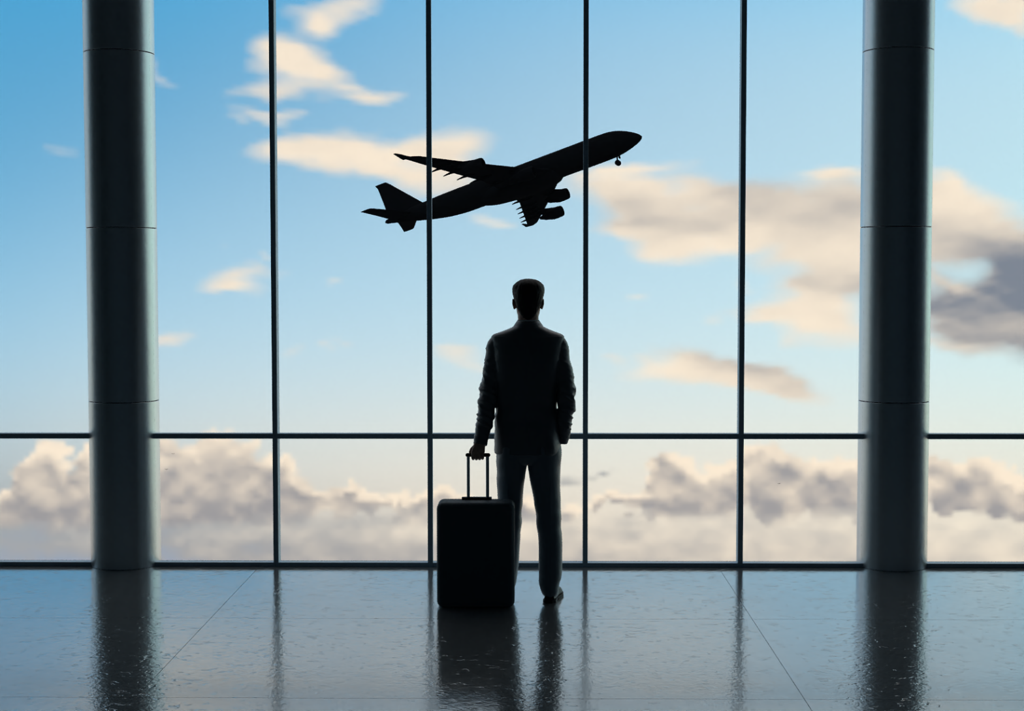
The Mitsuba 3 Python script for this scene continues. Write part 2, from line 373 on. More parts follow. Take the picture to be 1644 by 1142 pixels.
def tube_mesh(q, around):
    c, r = q[:, :3], q[:, 3]
    tan = np.gradient(c, axis=0)
    tan /= np.linalg.norm(tan, axis=1, keepdims=True)
    ref = np.array([0, 1.0, 0]) if abs(tan[0, 1]) < 0.8 else np.array([1.0, 0, 0])
    u = np.cross(np.repeat(ref[None], len(c), 0), tan)
    u /= np.linalg.norm(u, axis=1, keepdims=True)
    w = np.cross(tan, u)
    a = np.arange(around) / around * 2 * PI
    P = (c[:, None] + r[:, None, None] * (np.cos(a)[None, :, None] * u[:, None] + np.sin(a)[None, :, None] * w[:, None])).reshape(-1, 3)
    i, j = np.meshgrid(np.arange(len(c) - 1), np.arange(around), indexing='ij')
    j2 = (j + 1) % around
    f = np.stack([i * around + j, i * around + j2, (i + 1) * around + j2, (i + 1) * around + j], -1).reshape(-1, 4)
    f = np.vstack([f[:, [0, 1, 2]], f[:, [0, 2, 3]]])
    k = np.arange(around)
    k2 = (k + 1) % around
    lo, hi, last = len(P), len(P) + 1, (len(c) - 1) * around
    P = np.vstack([P, c[:1], c[-1:]])
    f = np.vstack([f, np.stack([k2, k, k * 0 + lo], 1), np.stack([last + k, last + k2, k * 0 + hi], 1)])
    m = trimesh.Trimesh(P, f, process=False)
    if m.volume < 0:
        m.invert()
    return man(m)


def soften(mf, edge=0.008, rounds=10, lamb=0.5):
    m = tri(mf.refine_to_length(edge)) if edge else tri(mf)
    m = trimesh.Trimesh(m.vertices, m.faces, process=True)
    trimesh.smoothing.filter_taubin(m, lamb=lamb, nu=lamb + 0.03, iterations=rounds)
    return m


def displace(m, fn):
    m = m.copy()
    v, n = np.array(m.vertices), np.array(m.vertex_normals)
    m.vertices = v + n * np.asarray(fn(v, n))[:, None]
    return m


def moved(m, t):
    m = m.copy()
    m.apply_translation(t)
    return m


# ------------------------------------------------------------------ the hall
GLASS_Y, FACE_Y = 9.417, 9.397               # pane and the room side of the window frame
MX = [-1.647 + k for k in range(-10, 14)]       # mullion lines, one metre apart
X0, X1, Y0, ZC = MX[0], MX[-1], -4.6, 5.15
COLX, COLY, COLR = (-2.642, 2.345), 9.480, 0.2225
TRANSOM_Z, HEAD_Z = 0.8485, 4.62

fl = structure('floor', 'dark blue-grey polished stone floor that mirrors the windows', box(X0 - 0.2, X1 + 0.2, Y0 - 0.2, 9.62, -0.16, -0.0020), 'mat_grout')
xs = sorted({X0} | {x for x in np.arange(-1.7558 - 2.968 * 4, X1, 2.968) if x > X0 + 0.05} | {X1})
ys = sorted({Y0} | {y for y in np.arange(9.485 - 1.533 * 12, 9.5, 1.533) if y > Y0 + 0.05})
for a, b in zip(xs, xs[1:]):
    for c, d in zip(ys, ys[1:]):
        g = 0.0013
        part(fl, 'tile', box(a + g, b - g, c + g, d - g, -0.0022, 0.0), 'mat_floor', smooth=False)

structure('ceiling', 'dark ceiling of the hall', box(X0 - 0.2, X1 + 0.2, Y0 - 0.2, 9.62, ZC, ZC + 0.15), 'mat_ceiling')
structure('wall_back', 'dark back wall behind the viewer', box(X0 - 0.2, X1 + 0.2, Y0 - 0.2, Y0, -0.0045, ZC), 'mat_wall')
structure('wall_left', 'dark side wall left of the windows', box(X0 - 0.2, X0, Y0, 9.62, -0.0045, ZC), 'mat_wall')
structure('wall_right', 'dark side wall right of the windows', box(X1, X1 + 0.2, Y0, 9.62, -0.0045, ZC), 'mat_wall')

front = structure('wall_front', 'window wall of dark metal mullions and rails facing the sky')
part(front, 'header', box(X0, X1, FACE_Y + 0.005, 9.62, HEAD_Z, ZC), 'mat_frame', smooth=False)
for k, x in enumerate(MX):
    if any(abs(x - c) < 0.1 for c in COLX) or k in (0, len(MX) - 1):
        continue
    cap = cbox(x - 0.016, x + 0.016, FACE_Y, GLASS_Y + 0.004, 0.0, HEAD_Z, 0.0015)
    fin = cbox(x - 0.011, x + 0.011, GLASS_Y + 0.003, GLASS_Y + 0.10, -0.004, HEAD_Z, 0.0015)
    part(front, 'mullion', union([cap, fin]), 'mat_frame', smooth=False)


def col_edge(c, y):
    return math.sqrt(COLR ** 2 - (y - c) ** 2)


for k in range(len(MX) - 1):
    a, b = MX[k] + 0.0155, MX[k + 1] - 0.0155
    ce = 0.2085
    for c in COLX:
        if abs(MX[k] - c) < 0.1:
            a = c + ce
        if abs(MX[k + 1] - c) < 0.1:
            b = c - ce
    part(front, 'transom', cbox(a, b, FACE_Y + 0.001, GLASS_Y + 0.05, TRANSOM_Z - 0.0165, TRANSOM_Z + 0.0165, 0.0015), 'mat_frame', smooth=False)
    part(front, 'bottom_rail', cbox(a, b, FACE_Y + 0.001, GLASS_Y + 0.05, 0.0, 0.0265, 0.0015), 'mat_frame', smooth=False)
    w = structure('window_%d' % (k + 1), None)
    ga, gb = a - 0.004, b + 0.004
    for name, z0, z1 in (('lower_pane', 0.0265, TRANSOM_Z - 0.0165), ('upper_pane', TRANSOM_Z + 0.0165, HEAD_Z)):
        v = np.array([[ga, GLASS_Y, z0 - 0.003], [gb, GLASS_Y, z0 - 0.003], [gb, GLASS_Y, z1 + 0.003], [ga, GLASS_Y, z1 + 0.003]])
        part(w, name, (v, np.array([[0, 1, 2], [0, 2, 3]])), 'mat_glass', smooth=False)

# ------------------------------------------------------------------ columns: metal shells stacked with thin shadow joints
CUTS = [0.0, 1.0745, 2.1885, 3.3045, 4.42, ZC]
for c, lab in zip(COLX, ('round dark metal column with its bright edge on the right, the left one of the two columns',
                         'round dark metal column with its bright edge on the left, the right one of the two columns')):
    col = thing('column', lab, 'column', 'columns in the window wall')
    part(col, 'core', moved(trimesh.creation.cylinder(COLR - 0.006, ZC, sections=96), (c, COLY, ZC / 2)), 'mat_joint', smooth=30)
    for z0, z1 in zip(CUTS, CUTS[1:]):
        g = 0.0022
        r = COLR
        prof = np.array([[r - 0.02, z0 + g], [r - 0.0015, z0 + g], [r, z0 + g + 0.0015], [r, z1 - g - 0.0015], [r - 0.0015, z1 - g], [r - 0.02, z1 - g], [r - 0.02, z0 + g]])
        part(col, 'shell', moved(trimesh.creation.revolve(prof, sections=128), (c, COLY, 0)), 'mat_column', smooth=30)


# ------------------------------------------------------------------ airliner climbing away outside (nose at x = 0, x runs aft, y to starboard, z up)
def build_airliner():
    R = np.array([[0.886, 0.420, -0.197], [-0.352, 0.886, 0.303], [0.302, -0.199, 0.933]])
    q, _, qt = np.linalg.svd(R)
    R = q @ qt
    O = np.array([-3.30, 321.0, 23.34])

    def place(mesh):
        m = tri(mesh) if isinstance(mesh, m3.Manifold) else mesh.copy()
        v = np.array(m.vertices)
        m.vertices = np.stack([-(v[:, 0] - 30), -v[:, 1], v[:, 2]], 1) @ R.T + O
        return m

    pl = thing('airplane', 'black silhouette of a four-engined airliner climbing to the right in the sky outside', 'airplane')

    def add(name, mesh, smooth=35, parent=pl):
        return part(parent, name, place(mesh), 'mat_plane', smooth=smooth)

    rad = 2.88
    fus = [(0.0, 0, -0.62, 0.06, 0.06), (0.35, 0, -0.60, 0.55, 0.52), (1.0, 0, -0.52, 1.02, 0.98), (2.2, 0, -0.36, 1.60, 1.58), (3.6, 0, -0.20, 2.12, 2.12),
           (5.4, 0, -0.06, 2.58, 2.60), (7.5, 0, 0.0, 2.82, 2.84), (9.5, 0, 0, rad, rad), (20, 0, 0, rad, rad), (32, 0, 0, rad, rad), (42.0, 0, 0.0, rad, rad), (46.5, 0, 0.16, 2.72, 2.70),
           (50.5, 0, 0.46, 2.32, 2.30), (54.5, 0, 0.86, 1.74, 1.76), (58.5, 0, 1.20, 1.06, 1.14), (61.3, 0, 1.42, 0.58, 0.66), (62.6, 0, 1.50, 0.36, 0.44), (63.0, 0, 1.52, 0.12, 0.2)]
    add('fuselage', loft(fus, rings=90, around=48, axis='x'))
    add('belly_fairing', loft([(18.6, 0, -1.6, 0.4, 0.6), (20.5, 0, -1.7, 2.5, 1.7), (23.5, 0, -1.75, 3.3, 2.0), (30, 0, -1.75, 3.4, 2.05), (35, 0, -1.7, 3.0, 1.8), (38.6, 0, -1.6, 1.6, 1.2), (40.4, 0, -1.5, 0.3, 0.6)], rings=40, around=40, n=2.6, axis='x'))

    def foil(stations, rot=False):
        """stations [(span, lead, chord, height, thickness)] -> solid wing along +y (or +z for the fin)"""
        st = np.array(stations, float)
        t = np.linspace(0, 1, 13)
        up = 0.5 * np.sqrt(t) * (1 - t) * 1.9 + 0.002
        prof = np.concatenate([np.stack([t, up], 1), np.stack([t[::-1], -up[::-1]], 1)[1:-1]])
        rings = []
        for sp, le, ch, h, th in st:
            x, z = le + prof[:, 0] * ch, h + prof[:, 1] * th
            rings.append(np.stack([x, np.full_like(x, sp), z], 1) if not rot else np.stack([x, z - h, np.full_like(x, sp)], 1))
        P, n = np.concatenate(rings), len(prof)
        f = []
        for i in range(len(st) - 1):
            for j in range(n):
                k = (j + 1) % n
                f += [[i * n + j, i * n + k, (i + 1) * n + k], [i * n + j, (i + 1) * n + k, (i + 1) * n + j]]
        for i in (0, len(st) - 1):
            c = len(P)
            P = np.vstack([P, rings[i].mean(0)])
            for j in range(n):
                k = (j + 1) % n
                f.append([i * n + k, i * n + j, c] if i == 0 else [i * n + j, i * n + k, c])
        m = trimesh.Trimesh(P, f, process=False)
        if m.volume < 0:
            m.invert()
        return m

    def mirrored(m, s):
        if s > 0:
            return m
        m = m.copy()
        m.vertices = np.array(m.vertices) * [1, -1, 1]
        m.invert()
        return m

    def lead(y):
        return 20.6 + (y - 2.8) * 0.672

    def trail(y):
        return 32.9 + (y - 2.8) * 0.14 if y < 9.6 else 33.85 + (y - 9.6) * 0.350

    def high(y):
        return -1.75 + 0.052 * (y - 2.8) + 0.0009 * (y - 2.8) ** 2

    for s in (1, -1):
        ys = [1.0, 2.8, 6.0, 9.6, 14, 18, 22, 26, 28.6, 29.6]
        st = [(y, lead(y) + (0.6 if y > 29 else 0), trail(y) - lead(y) - (0.6 if y > 29 else 0), high(y), 1.55 - 0.042 * y) for y in ys]
        wing = add('wing', mirrored(foil(st), s), smooth=50)
        hz = high(29.6)
        wl = [(29.5, lead(29.5) + 0.8, 2.0, hz, 0.25), (30.0, lead(29.5) + 1.6, 1.6, hz + 0.35, 0.2), (30.4, lead(29.5) + 2.6, 1.1, hz + 0.95, 0.15), (30.6, lead(29.5) + 3.7, 0.55, hz + 1.5, 0.1)]
        add('winglet', mirrored(foil(wl), s), smooth=50, parent=wing)
        for y in (7.0, 11.5, 15.0, 18.6, 22.0):
            x1 = trail(y)
            pod = loft([(x1 - 4.2, s * y, high(y) - 0.55, 0.05, 0.05), (x1 - 2.8, s * y, high(y) - 0.62, 0.20, 0.32), (x1 - 0.4, s * y, high(y) - 0.50, 0.15, 0.24), (x1 + 1.25, s * y, high(y) - 0.60, 0.05, 0.08)], rings=14, around=12, axis='x')
            add('flap_fairing', pod, parent=wing)
        for y, x0, z0 in ((8.97, 21.9, -3.34), (20.15, 28.1, -2.45)):
            r = 1.32
            prof = [(0.0, 1.06), (0.10, 1.17), (0.5, 1.26), (1.4, r), (2.6, r * 0.98), (3.8, 0.94), (4.7, 0.72), (4.75, 0.62), (5.6, 0.34), (5.9, 0.05)]
            inner = [(0.9, 0.02), (0.75, 0.30), (1.1, 0.98), (0.3, 1.0)]
            ring = np.array([(b, a) for a, b in inner + prof])
            m = trimesh.creation.revolve(ring, sections=40)
            v = np.array(m.vertices)
            m.vertices = np.stack([v[:, 2] + x0, v[:, 0] + s * y, v[:, 1] + z0], 1)
            if m.volume < 0:
                m.invert()
            eng = add('engine', m, smooth=30)
            zw = high(y)
            py = [(x0 + 0.9, z0 + r - 0.15), (lead(y) + 0.5, zw + 0.1), (lead(y) + 3.4, zw - 0.1), (x0 + 4.6, z0 + 0.5), (x0 + 3.2, z0 + 0.4)]
            pts = [(a, s * y + d, b) for a, b in py for d in (-0.2, 0.2)]
            add('pylon', m3.Manifold.hull_points(np.array(pts, float)), parent=eng)
        tp = [(0.3, 53.9, 6.6, 0.85, 0.6), (1.6, 55.3, 5.4, 0.98, 0.5), (5.6, 58.1, 4.0, 1.38, 0.36), (9.3, 60.75, 2.75, 1.72, 0.22), (9.72, 61.2, 2.45, 1.75, 0.12)]
        add('tailplane', mirrored(foil(tp), s), smooth=50)
    fin = [(1.2, 51.1, 10.6, 0, 0.8), (2.6, 52.6, 9.4, 0, 0.75), (6.0, 56.1, 6.5, 0, 0.55), (9.8, 60.0, 3.35, 0, 0.3), (10.62, 60.95, 2.9, 0, 0.2), (10.75, 61.2, 2.6, 0, 0.1)]
    add('tail_fin', foil(fin, rot=True), smooth=50)
    gear = add('nose_gear', union([bone((6.3, 0, -2.6), (6.42, 0, -4.1), 0.16, 0.13, 12), bone((6.0, 0, -2.5), (6.42, 0, -3.6), 0.09, 0.08, 10), bone((6.42, -0.45, -4.35), (6.42, 0.45, -4.35), 0.08, 0.08, 10), cbox(5.7, 5.95, -0.35, 0.35, -3.5, -2.5, 0.03)]))
    for s in (1, -1):
        w = trimesh.creation.revolve(np.array([(0.05, -0.14), (0.42, -0.17), (0.55, -0.12), (0.58, 0.0), (0.55, 0.12), (0.42, 0.17), (0.05, 0.14), (0.05, -0.14)]), sections=24)
        v = np.array(w.vertices)
        w.vertices = np.stack([v[:, 0] + 6.42, v[:, 2] + s * 0.32, v[:, 1] - 4.35], 1)
        if w.volume < 0:
            w.invert()
        add('wheel', w, parent=gear)


build_airliner()


# ------------------------------------------------------------------ small birds far off
def build_bird(pos, span, tilt, label):
    b = thing('bird', label, 'bird')
    c, s = math.cos(tilt), math.sin(tilt)

    def put(m):
        m = tri(m) if isinstance(m, m3.Manifold) else m
        v = np.array(m.vertices) * span
        m.vertices = np.stack([v[:, 0] * c - v[:, 2] * s, v[:, 1], v[:, 0] * s + v[:, 2] * c], 1) + pos
        return m
    part(b, 'body', put(union(chain([(0, -0.28, 0, 0.02), (0, -0.1, 0, 0.055), (0, 0.08, 0.01, 0.065), (0, 0.22, 0.03, 0.045), (0, 0.30, 0.03, 0.012)], 10))), 'mat_bird')
    for d in (-1, 1):
        pts = [(0, 0.12, 0.02), (0, -0.08, 0.02), (d * 0.25, 0.16, 0.16), (d * 0.25, -0.04, 0.15), (d * 0.5, 0.0, 0.09), (d * 0.25, 0.05, 0.18)]
        part(b, 'wing', put(m3.Manifold.hull_points(np.array(pts, float))), 'mat_bird', smooth=False)


build_bird(np.array([-36.81, 150.0, -16.09]), 0.34, 0.05, 'tiny dark bird in front of the cloud beside the left column, upper one')
build_bird(np.array([-37.54, 150.0, -17.70]), 0.32, -0.05, 'tiny dark bird in front of the cloud beside the left column, lower one')
build_bird(np.array([25.52, 150.0, -19.10]), 0.34, 0.10, 'tiny dark bird in front of the heaped cloud left of the right column')


# ------------------------------------------------------------------ the man (local: x right, y away from the viewer, z up; MAN is where he stands)
MAN = np.array([-0.0165, 8.455, 0.0])


def fold_noise(v, scale, seed):
    return meshkit.fbm(v * np.asarray(scale) + 20.0, 3, seed=seed) - 0.5


def bump_at(v, c, r):
    return np.exp(-(((v - np.asarray(c)) / np.asarray(r)) ** 2).sum(1))


def build_man():
    p = thing('person', 'man in a dark suit seen from behind, holding a suitcase handle in his left hand', 'person')

    def put(name, m, mat, smooth=40, parent=p, label=None):
        m = tri(m) if isinstance(m, m3.Manifold) else m
        return part(parent, name, moved(m, MAN), mat, smooth=smooth, label=label)

    # ---- jacket: torso and two sleeves
    #        z      xl      xr     cy     ry
    rows = [(0.852, -0.190, 0.190, 0.002, 0.126), (0.862, -0.1925, 0.193, 0.002, 0.1275), (0.913, -0.1925, 0.190, 0.003, 0.126), (0.992, -0.193, 0.183, 0.004, 0.120), (1.082, -0.1885, 0.177, 0.006, 0.111),
            (1.153, -0.190, 0.1705, 0.004, 0.111), (1.243, -0.196, 0.1825, 0.000, 0.117), (1.315, -0.200, 0.190, -0.004, 0.121), (1.400, -0.204, 0.198, -0.006, 0.119), (1.470, -0.208, 0.205, -0.004, 0.108),
            (1.510, -0.210, 0.210, 0.000, 0.096), (1.528, -0.209, 0.211, 0.002, 0.088), (1.539, -0.199, 0.200, 0.003, 0.082), (1.555, -0.157, 0.160, 0.004, 0.078), (1.572, -0.112, 0.118, 0.005, 0.076),
            (1.589, -0.079, 0.086, 0.006, 0.072), (1.603, -0.067, 0.0745, 0.008, 0.068), (1.613, -0.060, 0.068, 0.010, 0.064)]
    torso = man(loft([(z, (a + b) / 2, cy, (b - a) / 2, ry) for z, a, b, cy, ry in rows], rings=110, around=72, n=2.35))
    ls = [(-0.150, 0.004, 1.505, 0.036), (-0.178, 0.003, 1.482, 0.053), (-0.186, 0.000, 1.440, 0.058), (-0.193, -0.006, 1.370, 0.0585), (-0.206, -0.014, 1.300, 0.0555), (-0.219, -0.022, 1.240, 0.0545), (-0.226, -0.030, 1.190, 0.0535),
          (-0.233, -0.040, 1.130, 0.0520), (-0.241, -0.052, 1.070, 0.0495), (-0.254, -0.070, 1.000, 0.0450), (-0.266, -0.086, 0.945, 0.0415), (-0.272, -0.095, 0.912, 0.0390)]
    rs = [(0.150, 0.004, 1.505, 0.036), (0.176, 0.003, 1.482, 0.053), (0.181, 0.000, 1.440, 0.059), (0.191, -0.008, 1.385, 0.060), (0.207, -0.018, 1.300, 0.0565), (0.2175, -0.030, 1.240, 0.0555), (0.2215, -0.038, 1.180, 0.0525),
          (0.2195, -0.034, 1.120, 0.0505), (0.2135, -0.022, 1.060, 0.0475), (0.209, -0.008, 1.000, 0.0430), (0.2035, 0.008, 0.950, 0.0390), (0.195, 0.016, 0.914, 0.0375)]
    left, right = tube(ls, 36, 70), tube(rs, 36, 70)
    jk = soften(union([torso, left, right]), 0.0085, 8)

    def jfold(v, n):
        x, y, z = v.T
        arm_l, arm_r = np.clip((-x - 0.165 - 0.10 * np.clip(1.2 - z, 0, 0.1)) / 0.02, 0, 1), np.clip((x - 0.172) / 0.02, 0, 1)
        arm = np.clip(arm_l * (z < 1.49) + arm_r * (z < 1.49), 0, 1)
        ring = np.sin(z * 96 + 9 * x + 3.0 * y + 6 * fold_noise(v, (7, 7, 9), 3))
        el = np.exp(-((z - 1.19) / 0.10) ** 2) + 0.55 * np.exp(-((z - 1.40) / 0.06) ** 2) + 0.75 * np.exp(-((z - 1.05) / 0.06) ** 2)
        crease = np.abs(2 * (meshkit.fbm(v * np.array((9, 9, 21)) + np.stack([z * 7, x * 0, x * 12], 1) + 5.0, 2, seed=21) - 0.5))
        d = arm * (0.0018 * el * ring + 0.024 * (0.16 - np.clip(crease, 0, 0.32)) * (0.35 + el) + 0.011 * fold_noise(v, (11, 11, 17), 5) * (0.35 + el))
        body = 1 - arm
        d += body * 0.0045 * fold_noise(v, (9, 9, 6), 7)
        # drape lines from the shoulder blades, creases at the waist and the pushed-up hem over the pocket
        d += body * 0.0045 * np.sin((z * 46) + 22 * np.abs(x + 0.01)) * np.exp(-((z - 1.10) / 0.10) ** 2) * np.clip(np.abs(x) / 0.16, 0, 1)
        d += 0.016 * bump_at(v, (0.135, -0.11, 0.895), (0.035, 0.10, 0.055)) - 0.010 * bump_at(v, (0.085, -0.125, 0.885), (0.018, 0.10, 0.04))
        d += 0.006 * bump_at(v, (0.02, -0.125, 1.54), (0.07, 0.05, 0.02))
        d -= 0.0022 * np.exp(-((x - 0.003) / 0.004) ** 2) * (y < 0) * (z < 1.57) * body          # centre back seam
        return d
    jk = displace(jk, jfold)
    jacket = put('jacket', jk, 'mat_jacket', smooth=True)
    col = loft([(1.560, 0.004, 0.008, 0.101, 0.0785), (1.575, 0.004, 0.008, 0.092, 0.0785), (1.592, 0.004, 0.009, 0.0835, 0.0745), (1.608, 0.004, 0.011, 0.0725, 0.0690), (1.616, 0.004, 0.012, 0.0665, 0.0650), (1.6185, 0.004, 0.012, 0.0630, 0.0620)], rings=24, around=64, n=2.1)
    put('collar', col, 'mat_jacket', smooth=50, parent=jacket)
    for k in range(4):
        z = 0.995 - 0.0155 * k
        b = trimesh.creation.cylinder(0.0058, 0.004, sections=16)
        b.apply_transform(trimesh.geometry.align_vectors([0, 0, 1], [0.86, -0.50, 0.05]))
        put('button', moved(b, (0.2095 + 0.0375 - 0.0065 * k * 0.62, -0.030 + 0.0045 * k, z)), 'mat_button', smooth=30, parent=jacket)

    # ---- trousers
    tro = [(0.775, -0.020, 0.0, 0.158, 0.105), (0.800, -0.003, 0.000, 0.183, 0.116), (0.848, 0.0055, 0.000, 0.1865, 0.121), (0.900, 0.002, 0.002, 0.184, 0.118), (0.960, 0.000, 0.004, 0.176, 0.110)]
    pelvis = man(loft([(0.788, 0.004, 0.0, 0.150, 0.075), (0.815, 0.004, 0.0, 0.166, 0.098), (0.850, 0.0045, 0.0, 0.181, 0.116)] + tro[3:], rings=30, around=60, n=2.3))
    rl = [(0.034, 0.1280, -0.052, 0.0400, 0.058), (0.050, 0.1275, -0.050, 0.0475, 0.062), (0.090, 0.1265, -0.042, 0.0570, 0.068), (0.140, 0.1300, -0.034, 0.0650, 0.073), (0.203, 0.1320, -0.026, 0.0685, 0.077), (0.303, 0.1324, -0.018, 0.0685, 0.083),
          (0.386, 0.1284, -0.012, 0.0690, 0.084), (0.475, 0.1216, -0.004, 0.0721, 0.083), (0.597, 0.1112, 0.004, 0.0790, 0.090), (0.698, 0.1015, 0.002, 0.0870, 0.101), (0.760, 0.0955, 0.000, 0.0935, 0.109), (0.835, 0.0930, 0.000, 0.0960, 0.114), (0.90, 0.090, 0.0, 0.09, 0.11)]
    ll = [(0.034, -0.1240, 0.048, 0.0400, 0.060), (0.056, -0.1235, 0.050, 0.0480, 0.064), (0.095, -0.1225, 0.052, 0.0565, 0.066), (0.140, -0.1190, 0.052, 0.0610, 0.067), (0.203, -0.1152, 0.050, 0.0630, 0.068), (0.325, -0.1075, 0.046, 0.0635, 0.070),
          (0.445, -0.1030, 0.042, 0.0675, 0.074), (0.575, -0.1012, 0.036, 0.0735, 0.080), (0.655, -0.1005, 0.026, 0.0770, 0.090), (0.760, -0.0935, 0.008, 0.0865, 0.105), (0.835, -0.0900, 0.002, 0.0915, 0.113), (0.90, -0.088, 0.0, 0.09, 0.11)]
    trs = soften(union([pelvis, man(loft(rl, rings=70, around=48, n=2.15)), man(loft(ll, rings=70, around=48, n=2.15))]), 0.0095, 8)

    def tfold(v, n):
        x, y, z = v.T
        kn = np.exp(-((z - 0.47) / 0.10) ** 2) + 0.9 * np.exp(-((z - 0.10) / 0.08) ** 2) + 0.9 * np.exp(-((z - 0.76) / 0.06) ** 2)
        d = 0.0020 * kn * np.sin(z * 58 + 26 * np.abs(x) + 5 * fold_noise(v, (6, 6, 7), 4)) + 0.009 * fold_noise(v, (11, 11, 9), 9) * (0.5 + 0.5 * kn)
        for cx in (0.130, -0.112):                                                     # pressed crease down the back and front of each leg
            d += 0.0035 * np.exp(-((x - cx) / 0.007) ** 2) * np.clip((0.70 - z) / 0.1, 0, 1)
        d += 0.010 * bump_at(v, (0.185, -0.02, 0.865), (0.05, 0.07, 0.05))             # the hand in the pocket
        d -= 0.004 * bump_at(v, (0.0, -0.12, 0.80), (0.012, 0.08, 0.06))
        return d
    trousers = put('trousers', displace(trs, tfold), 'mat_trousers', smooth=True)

    # ---- shoes
    def shoe(x, y, turn):
        c, s = math.cos(turn), math.sin(turn)

        def at(m):
            m = tri(m) if isinstance(m, m3.Manifold) else m.copy()
            v = np.array(m.vertices)
            m.vertices = np.stack([v[:, 0] * c + v[:, 1] * s + x, -v[:, 0] * s + v[:, 1] * c + y, v[:, 2]], 1)
            return m
        outline = [(-0.005, 0.000, 0.020), (-0.002, 0.02, 0.034), (0.0, 0.06, 0.034), (0.002, 0.11, 0.033), (0.006, 0.17, 0.043), (0.008, 0.20, 0.047), (0.006, 0.245, 0.042), (0.002, 0.280, 0.029), (-0.001, 0.298, 0.012)]
        up = [(0.020, 0.066), (0.055, 0.082), (0.10, 0.080), (0.15, 0.066), (0.20, 0.050), (0.25, 0.040), (0.285, 0.032)]
        parts = []
        for (y0, h), wd in zip(up, (0.024, 0.028, 0.028, 0.030, 0.036, 0.034, 0.022)):
            cx = np.interp(y0, [o[1] for o in outline], [o[0] for o in outline])
            r = min(0.016, h * 0.4)
            row = [ball((cx + sx * (wd - 0.004), y0, 0.024), 0.010, 14) for sx in (-1, 1)] + [ball((cx + sx * max(wd - 0.016, 0.004), y0, h - r + 0.006), r, 14) for sx in (-1, 1)]
            parts.append(row)
        upper = union([m3.Manifold.batch_hull(a + b) for a, b in zip(parts, parts[1:])])
        upper = soften(upper, 0.006, 6)
        from shapely.geometry import Polygon
        ring = [(a - w, b) for a, b, w in outline] + [(a + w, b) for a, b, w in outline[::-1]]
        sole_poly = Polygon(ring).buffer(0.004).buffer(-0.001)
        sole = trimesh.creation.extrude_polygon(sole_poly, 0.011, engine='earcut')
        sole = moved(sole, (0, 0, 0.006))
        heel_poly = sole_poly.intersection(Polygon([(-0.1, -0.05), (0.1, -0.05), (0.1, 0.078), (-0.1, 0.070)]))
        heel = trimesh.creation.extrude_polygon(heel_poly, 0.0165, engine='earcut')
        toe_poly = sole_poly.intersection(Polygon([(-0.1, 0.12), (0.1, 0.12), (0.1, 0.35), (-0.1, 0.35)]))
        toe = trimesh.creation.extrude_polygon(toe_poly, 0.0165, engine='earcut')
        k = put('shoe', at(upper), 'mat_shoe', smooth=50)
        put('sole', at(union([man(sole), man(heel), man(toe)])), 'mat_sole', smooth=30, parent=k)
    shoe(0.1250, -0.112, 0.14)
    shoe(-0.1230, -0.018, -0.10)

    # ---- the body under the clothes: one continuous figure with head, neck and hands
    hx, hy = 0.004, 0.020
    head = man(loft([(1.610, hx, hy + 0.030, 0.020, 0.040), (1.622, hx, hy + 0.034, 0.042, 0.052), (1.640, hx, hy + 0.026, 0.056, 0.064), (1.665, hx, hy + 0.014, 0.0655, 0.077), (1.692, hx, hy + 0.006, 0.0690, 0.086), (1.715, hx, hy + 0.002, 0.0715, 0.091),
                     (1.740, hx, hy, 0.0735, 0.095), (1.770, hx, hy - 0.002, 0.0760, 0.096), (1.800, hx, hy - 0.003, 0.0750, 0.091), (1.822, hx, hy - 0.004, 0.0660, 0.079), (1.838, hx, hy - 0.005, 0.050, 0.060), (1.848, hx, hy - 0.006, 0.024, 0.030)], rings=60, around=56, n=2.15))
    face = [bone((hx, hy + 0.092, 1.737), (hx, hy + 0.112, 1.702), 0.008, 0.0125), bone((hx - 0.012, hy + 0.100, 1.699), (hx + 0.012, hy + 0.100, 1.699), 0.009, 0.009),
            bone((hx - 0.034, hy + 0.082, 1.757), (hx + 0.034, hy + 0.082, 1.757), 0.012, 0.012), bone((hx - 0.019, hy + 0.083, 1.672), (hx + 0.019, hy + 0.083, 1.672), 0.010, 0.010),
            bone((hx - 0.015, hy + 0.084, 1.661), (hx + 0.015, hy + 0.084, 1.661), 0.0095, 0.0095), ball((hx, hy + 0.072, 1.632), 0.020),
            bone((hx - 0.045, hy + 0.060, 1.712), (hx - 0.030, hy + 0.068, 1.700), 0.016, 0.014), bone((hx + 0.045, hy + 0.060, 1.712), (hx + 0.030, hy + 0.068, 1.700), 0.016, 0.014)]
    sockets = union([ball((hx + s * 0.031, hy + 0.103, 1.738), 0.018) for s in (-1, 1)])
    ears = []
    for s, sx in ((-1, -0.0815), (1, 0.0795)):
        rim = [(0.0, 1.690, 0.0055), (-0.010, 1.700, 0.0050), (-0.020, 1.716, 0.0048), (-0.022, 1.732, 0.0048), (-0.012, 1.741, 0.0045), (0.004, 1.738, 0.0042)]
        pts = [(hx + sx + s * 0.006 * (1 if z > 1.70 else 0.3) - hx * 0 - (0.003 * s if z < 1.70 else 0), hy - 0.004 + y, z, r) for y, z, r in rim]
        ears += chain(pts, 14)
        ears.append(m3.Manifold.batch_hull([ball((a - s * 0.003, b, c), 0.0035, 12) for a, b, c, _ in pts] + [ball((hx + sx * 0.86, hy - 0.002, z), 0.006, 12) for z in (1.700, 1.730)]))
        ears.append(m3.Manifold.batch_hull([ball((hx + sx - s * 0.004, hy + y, z), 0.004, 12) for y, z in ((0.004, 1.695), (-0.016, 1.705), (-0.020, 1.730), (0.004, 1.735))] + [ball((hx + sx * 0.80, hy + 0.006, 1.715), 0.012, 12)]))
